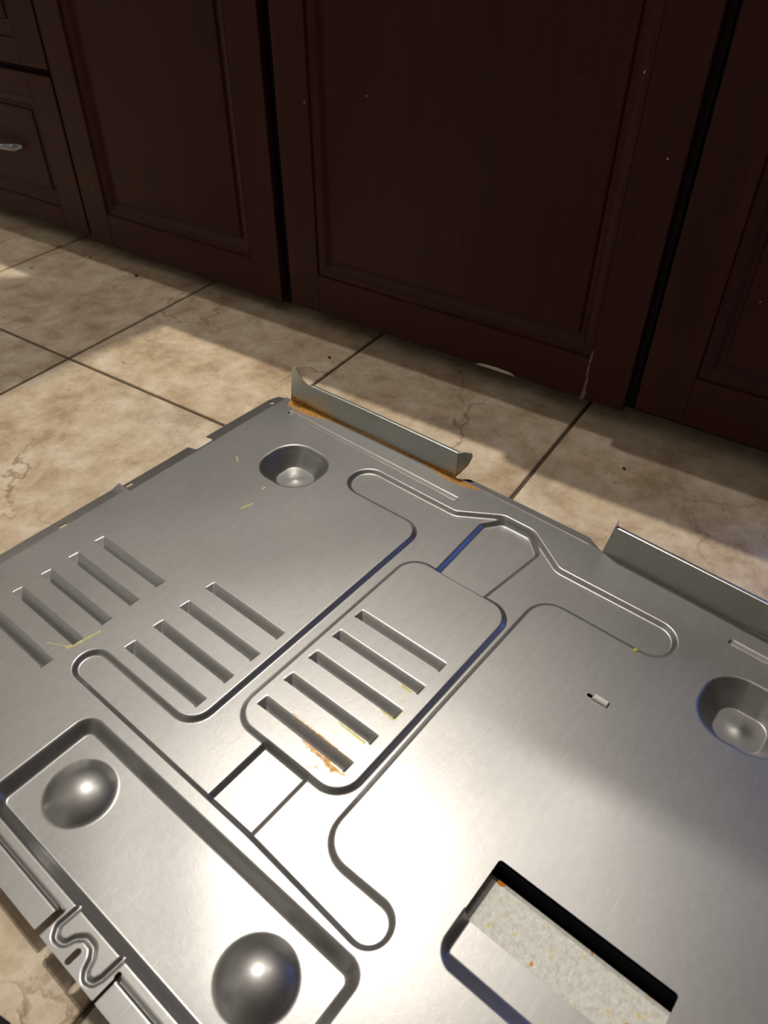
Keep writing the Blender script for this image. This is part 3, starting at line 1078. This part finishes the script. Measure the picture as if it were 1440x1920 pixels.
# ------------------------------------------------------------------ added unseen glowing panel, guessed source of the blue reflections
m, nt, b = new_mat('blue_glow')
c = ramp(nt, noise(nt, objcoord(nt), 5.0, 2.0), [(0.3, (0.08, 0.22, 1.0)), (0.7, (0.10, 0.26, 1.0))])
nt.links.new(c, b.inputs['Emission Color'])
b.inputs['Emission Strength'].default_value = 3.6
b.inputs['Base Color'].default_value = (0.01, 0.01, 0.02, 1)
b.inputs['Roughness'].default_value = 0.2
SCREEN = m
glow_panel = empty('blue_glow_panel', (0.235, 0.750, 0.0))
glow_panel.rotation_euler = (math.radians(-13.5), 0, 0)
tag(glow_panel, 'added blue glowing panel leaning unseen on the right cabinet, for the blue reflections', 'blue_glow_panel')
box('housing', -0.145, 0.145, 0.004, 0.013, 0.0035, 0.240, LAMPBLACK, glow_panel, 0.002)
box('bezel', -0.145, 0.145, 0.0, 0.004, 0.0035, 0.012, LAMPBLACK, glow_panel, 0.001)
box('bezel', -0.145, 0.145, 0.0, 0.004, 0.2335, 0.240, LAMPBLACK, glow_panel, 0.001)
box('bezel', -0.145, -0.139, 0.0, 0.004, 0.012, 0.2335, LAMPBLACK, glow_panel, 0.001)
box('bezel', 0.139, 0.145, 0.0, 0.004, 0.012, 0.2335, LAMPBLACK, glow_panel, 0.001)
box('glow_face', -0.139, 0.139, 0.0015, 0.004, 0.012, 0.2335, SCREEN, glow_panel)

# ------------------------------------------------------------------ shoe at the lower left corner
sh = empty('shoe', (-0.308, -0.074, 0.0), math.radians(48))
tag(sh, 'dark grey shoe with a black sole at the lower left corner', 'shoe')


def shoe_outline(n=40):
    pts = []
    for k in range(n):
        a = 2 * math.pi * k / n
        x = 0.135 * math.cos(a)
        w = 0.046 + 0.006 * math.cos(a) - 0.008 * math.cos(2 * a)
        pts.append((x - 0.05, w * math.sin(a)))
    return pts


ol = shoe_outline()


def loft(name, levels, mat, parent):
    vs, fs = [], []
    n_ = len(ol)
    for (s_, z, dx) in levels:
        cx = -0.05
        vs += [(cx + (x - cx) * s_ + dx, y_ * s_, z) for x, y_ in ol]
    for i in range(len(levels) - 1):
        for q in range(n_):
            fs.append((i * n_ + q, i * n_ + (q + 1) % n_, (i + 1) * n_ + (q + 1) % n_, (i + 1) * n_ + q))
    fs.append(tuple(range(n_ - 1, -1, -1)))
    fs.append(tuple((len(levels) - 1) * n_ + q for q in range(n_)))
    return mesh_obj(name, vs, fs, mat, parent, True)


loft('sole', [(0.95, 0.0, 0), (1.0, 0.004, 0), (1.0, 0.020, 0), (0.95, 0.024, 0)], RUBBER, sh)
loft('upper', [(0.94, 0.0235, 0), (0.92, 0.034, -0.002), (0.83, 0.048, -0.008), (0.70, 0.058, -0.02), (0.50, 0.064, -0.035), (0.2, 0.068, -0.05)], GREYCLOTH, sh)

# ------------------------------------------------------------------ crumbs on the tiles
def crumb(name, x, y_, r_, mat, label, flat=0.5):
    rng = random.Random(int(x * 1000))
    vs, fs = [], []
    n_ = 7
    for (s_, z) in ((0.7, 0.0), (1.0, 0.35), (0.6, 0.85)):
        for q in range(n_):
            a = 2 * math.pi * q / n_
            rr_ = r_ * s_ * (0.75 + 0.5 * rng.random())
            vs.append((rr_ * math.cos(a), rr_ * math.sin(a) * 0.7, z * r_ * flat * 2 + 0.0001))
    for i in range(2):
        for q in range(n_):
            fs.append((i * n_ + q, i * n_ + (q + 1) % n_, (i + 1) * n_ + (q + 1) % n_, (i + 1) * n_ + q))
    fs += [tuple(range(n_ - 1, -1, -1)), tuple(2 * n_ + q for q in range(n_))]
    o_ = mesh_obj(name, vs, fs, mat, None, True)
    o_.location = (x, y_, 0)
    tag(o_, label, 'crumb', 'crumbs on the floor')


crumb('crumb', -1.158, 0.806, 0.0042, CRUMBM, 'pale crumb on the tile in front of the narrow door')
crumb('crumb', -1.030, 0.800, 0.0036, CRUMBD, 'dark speck in the shade under the narrow door')
crumb('crumb', -0.596, 0.765, 0.0028, CRUMBD, 'dark speck on the tile behind the flange ear')
crumb('crumb', -1.206, 0.722, 0.0042, CRUMBM, 'pale crumb at the edge of the left light patch')
crumb('crumb', -0.152, 0.754, 0.0022, CRUMBD, 'dark speck on the tile below the right door')
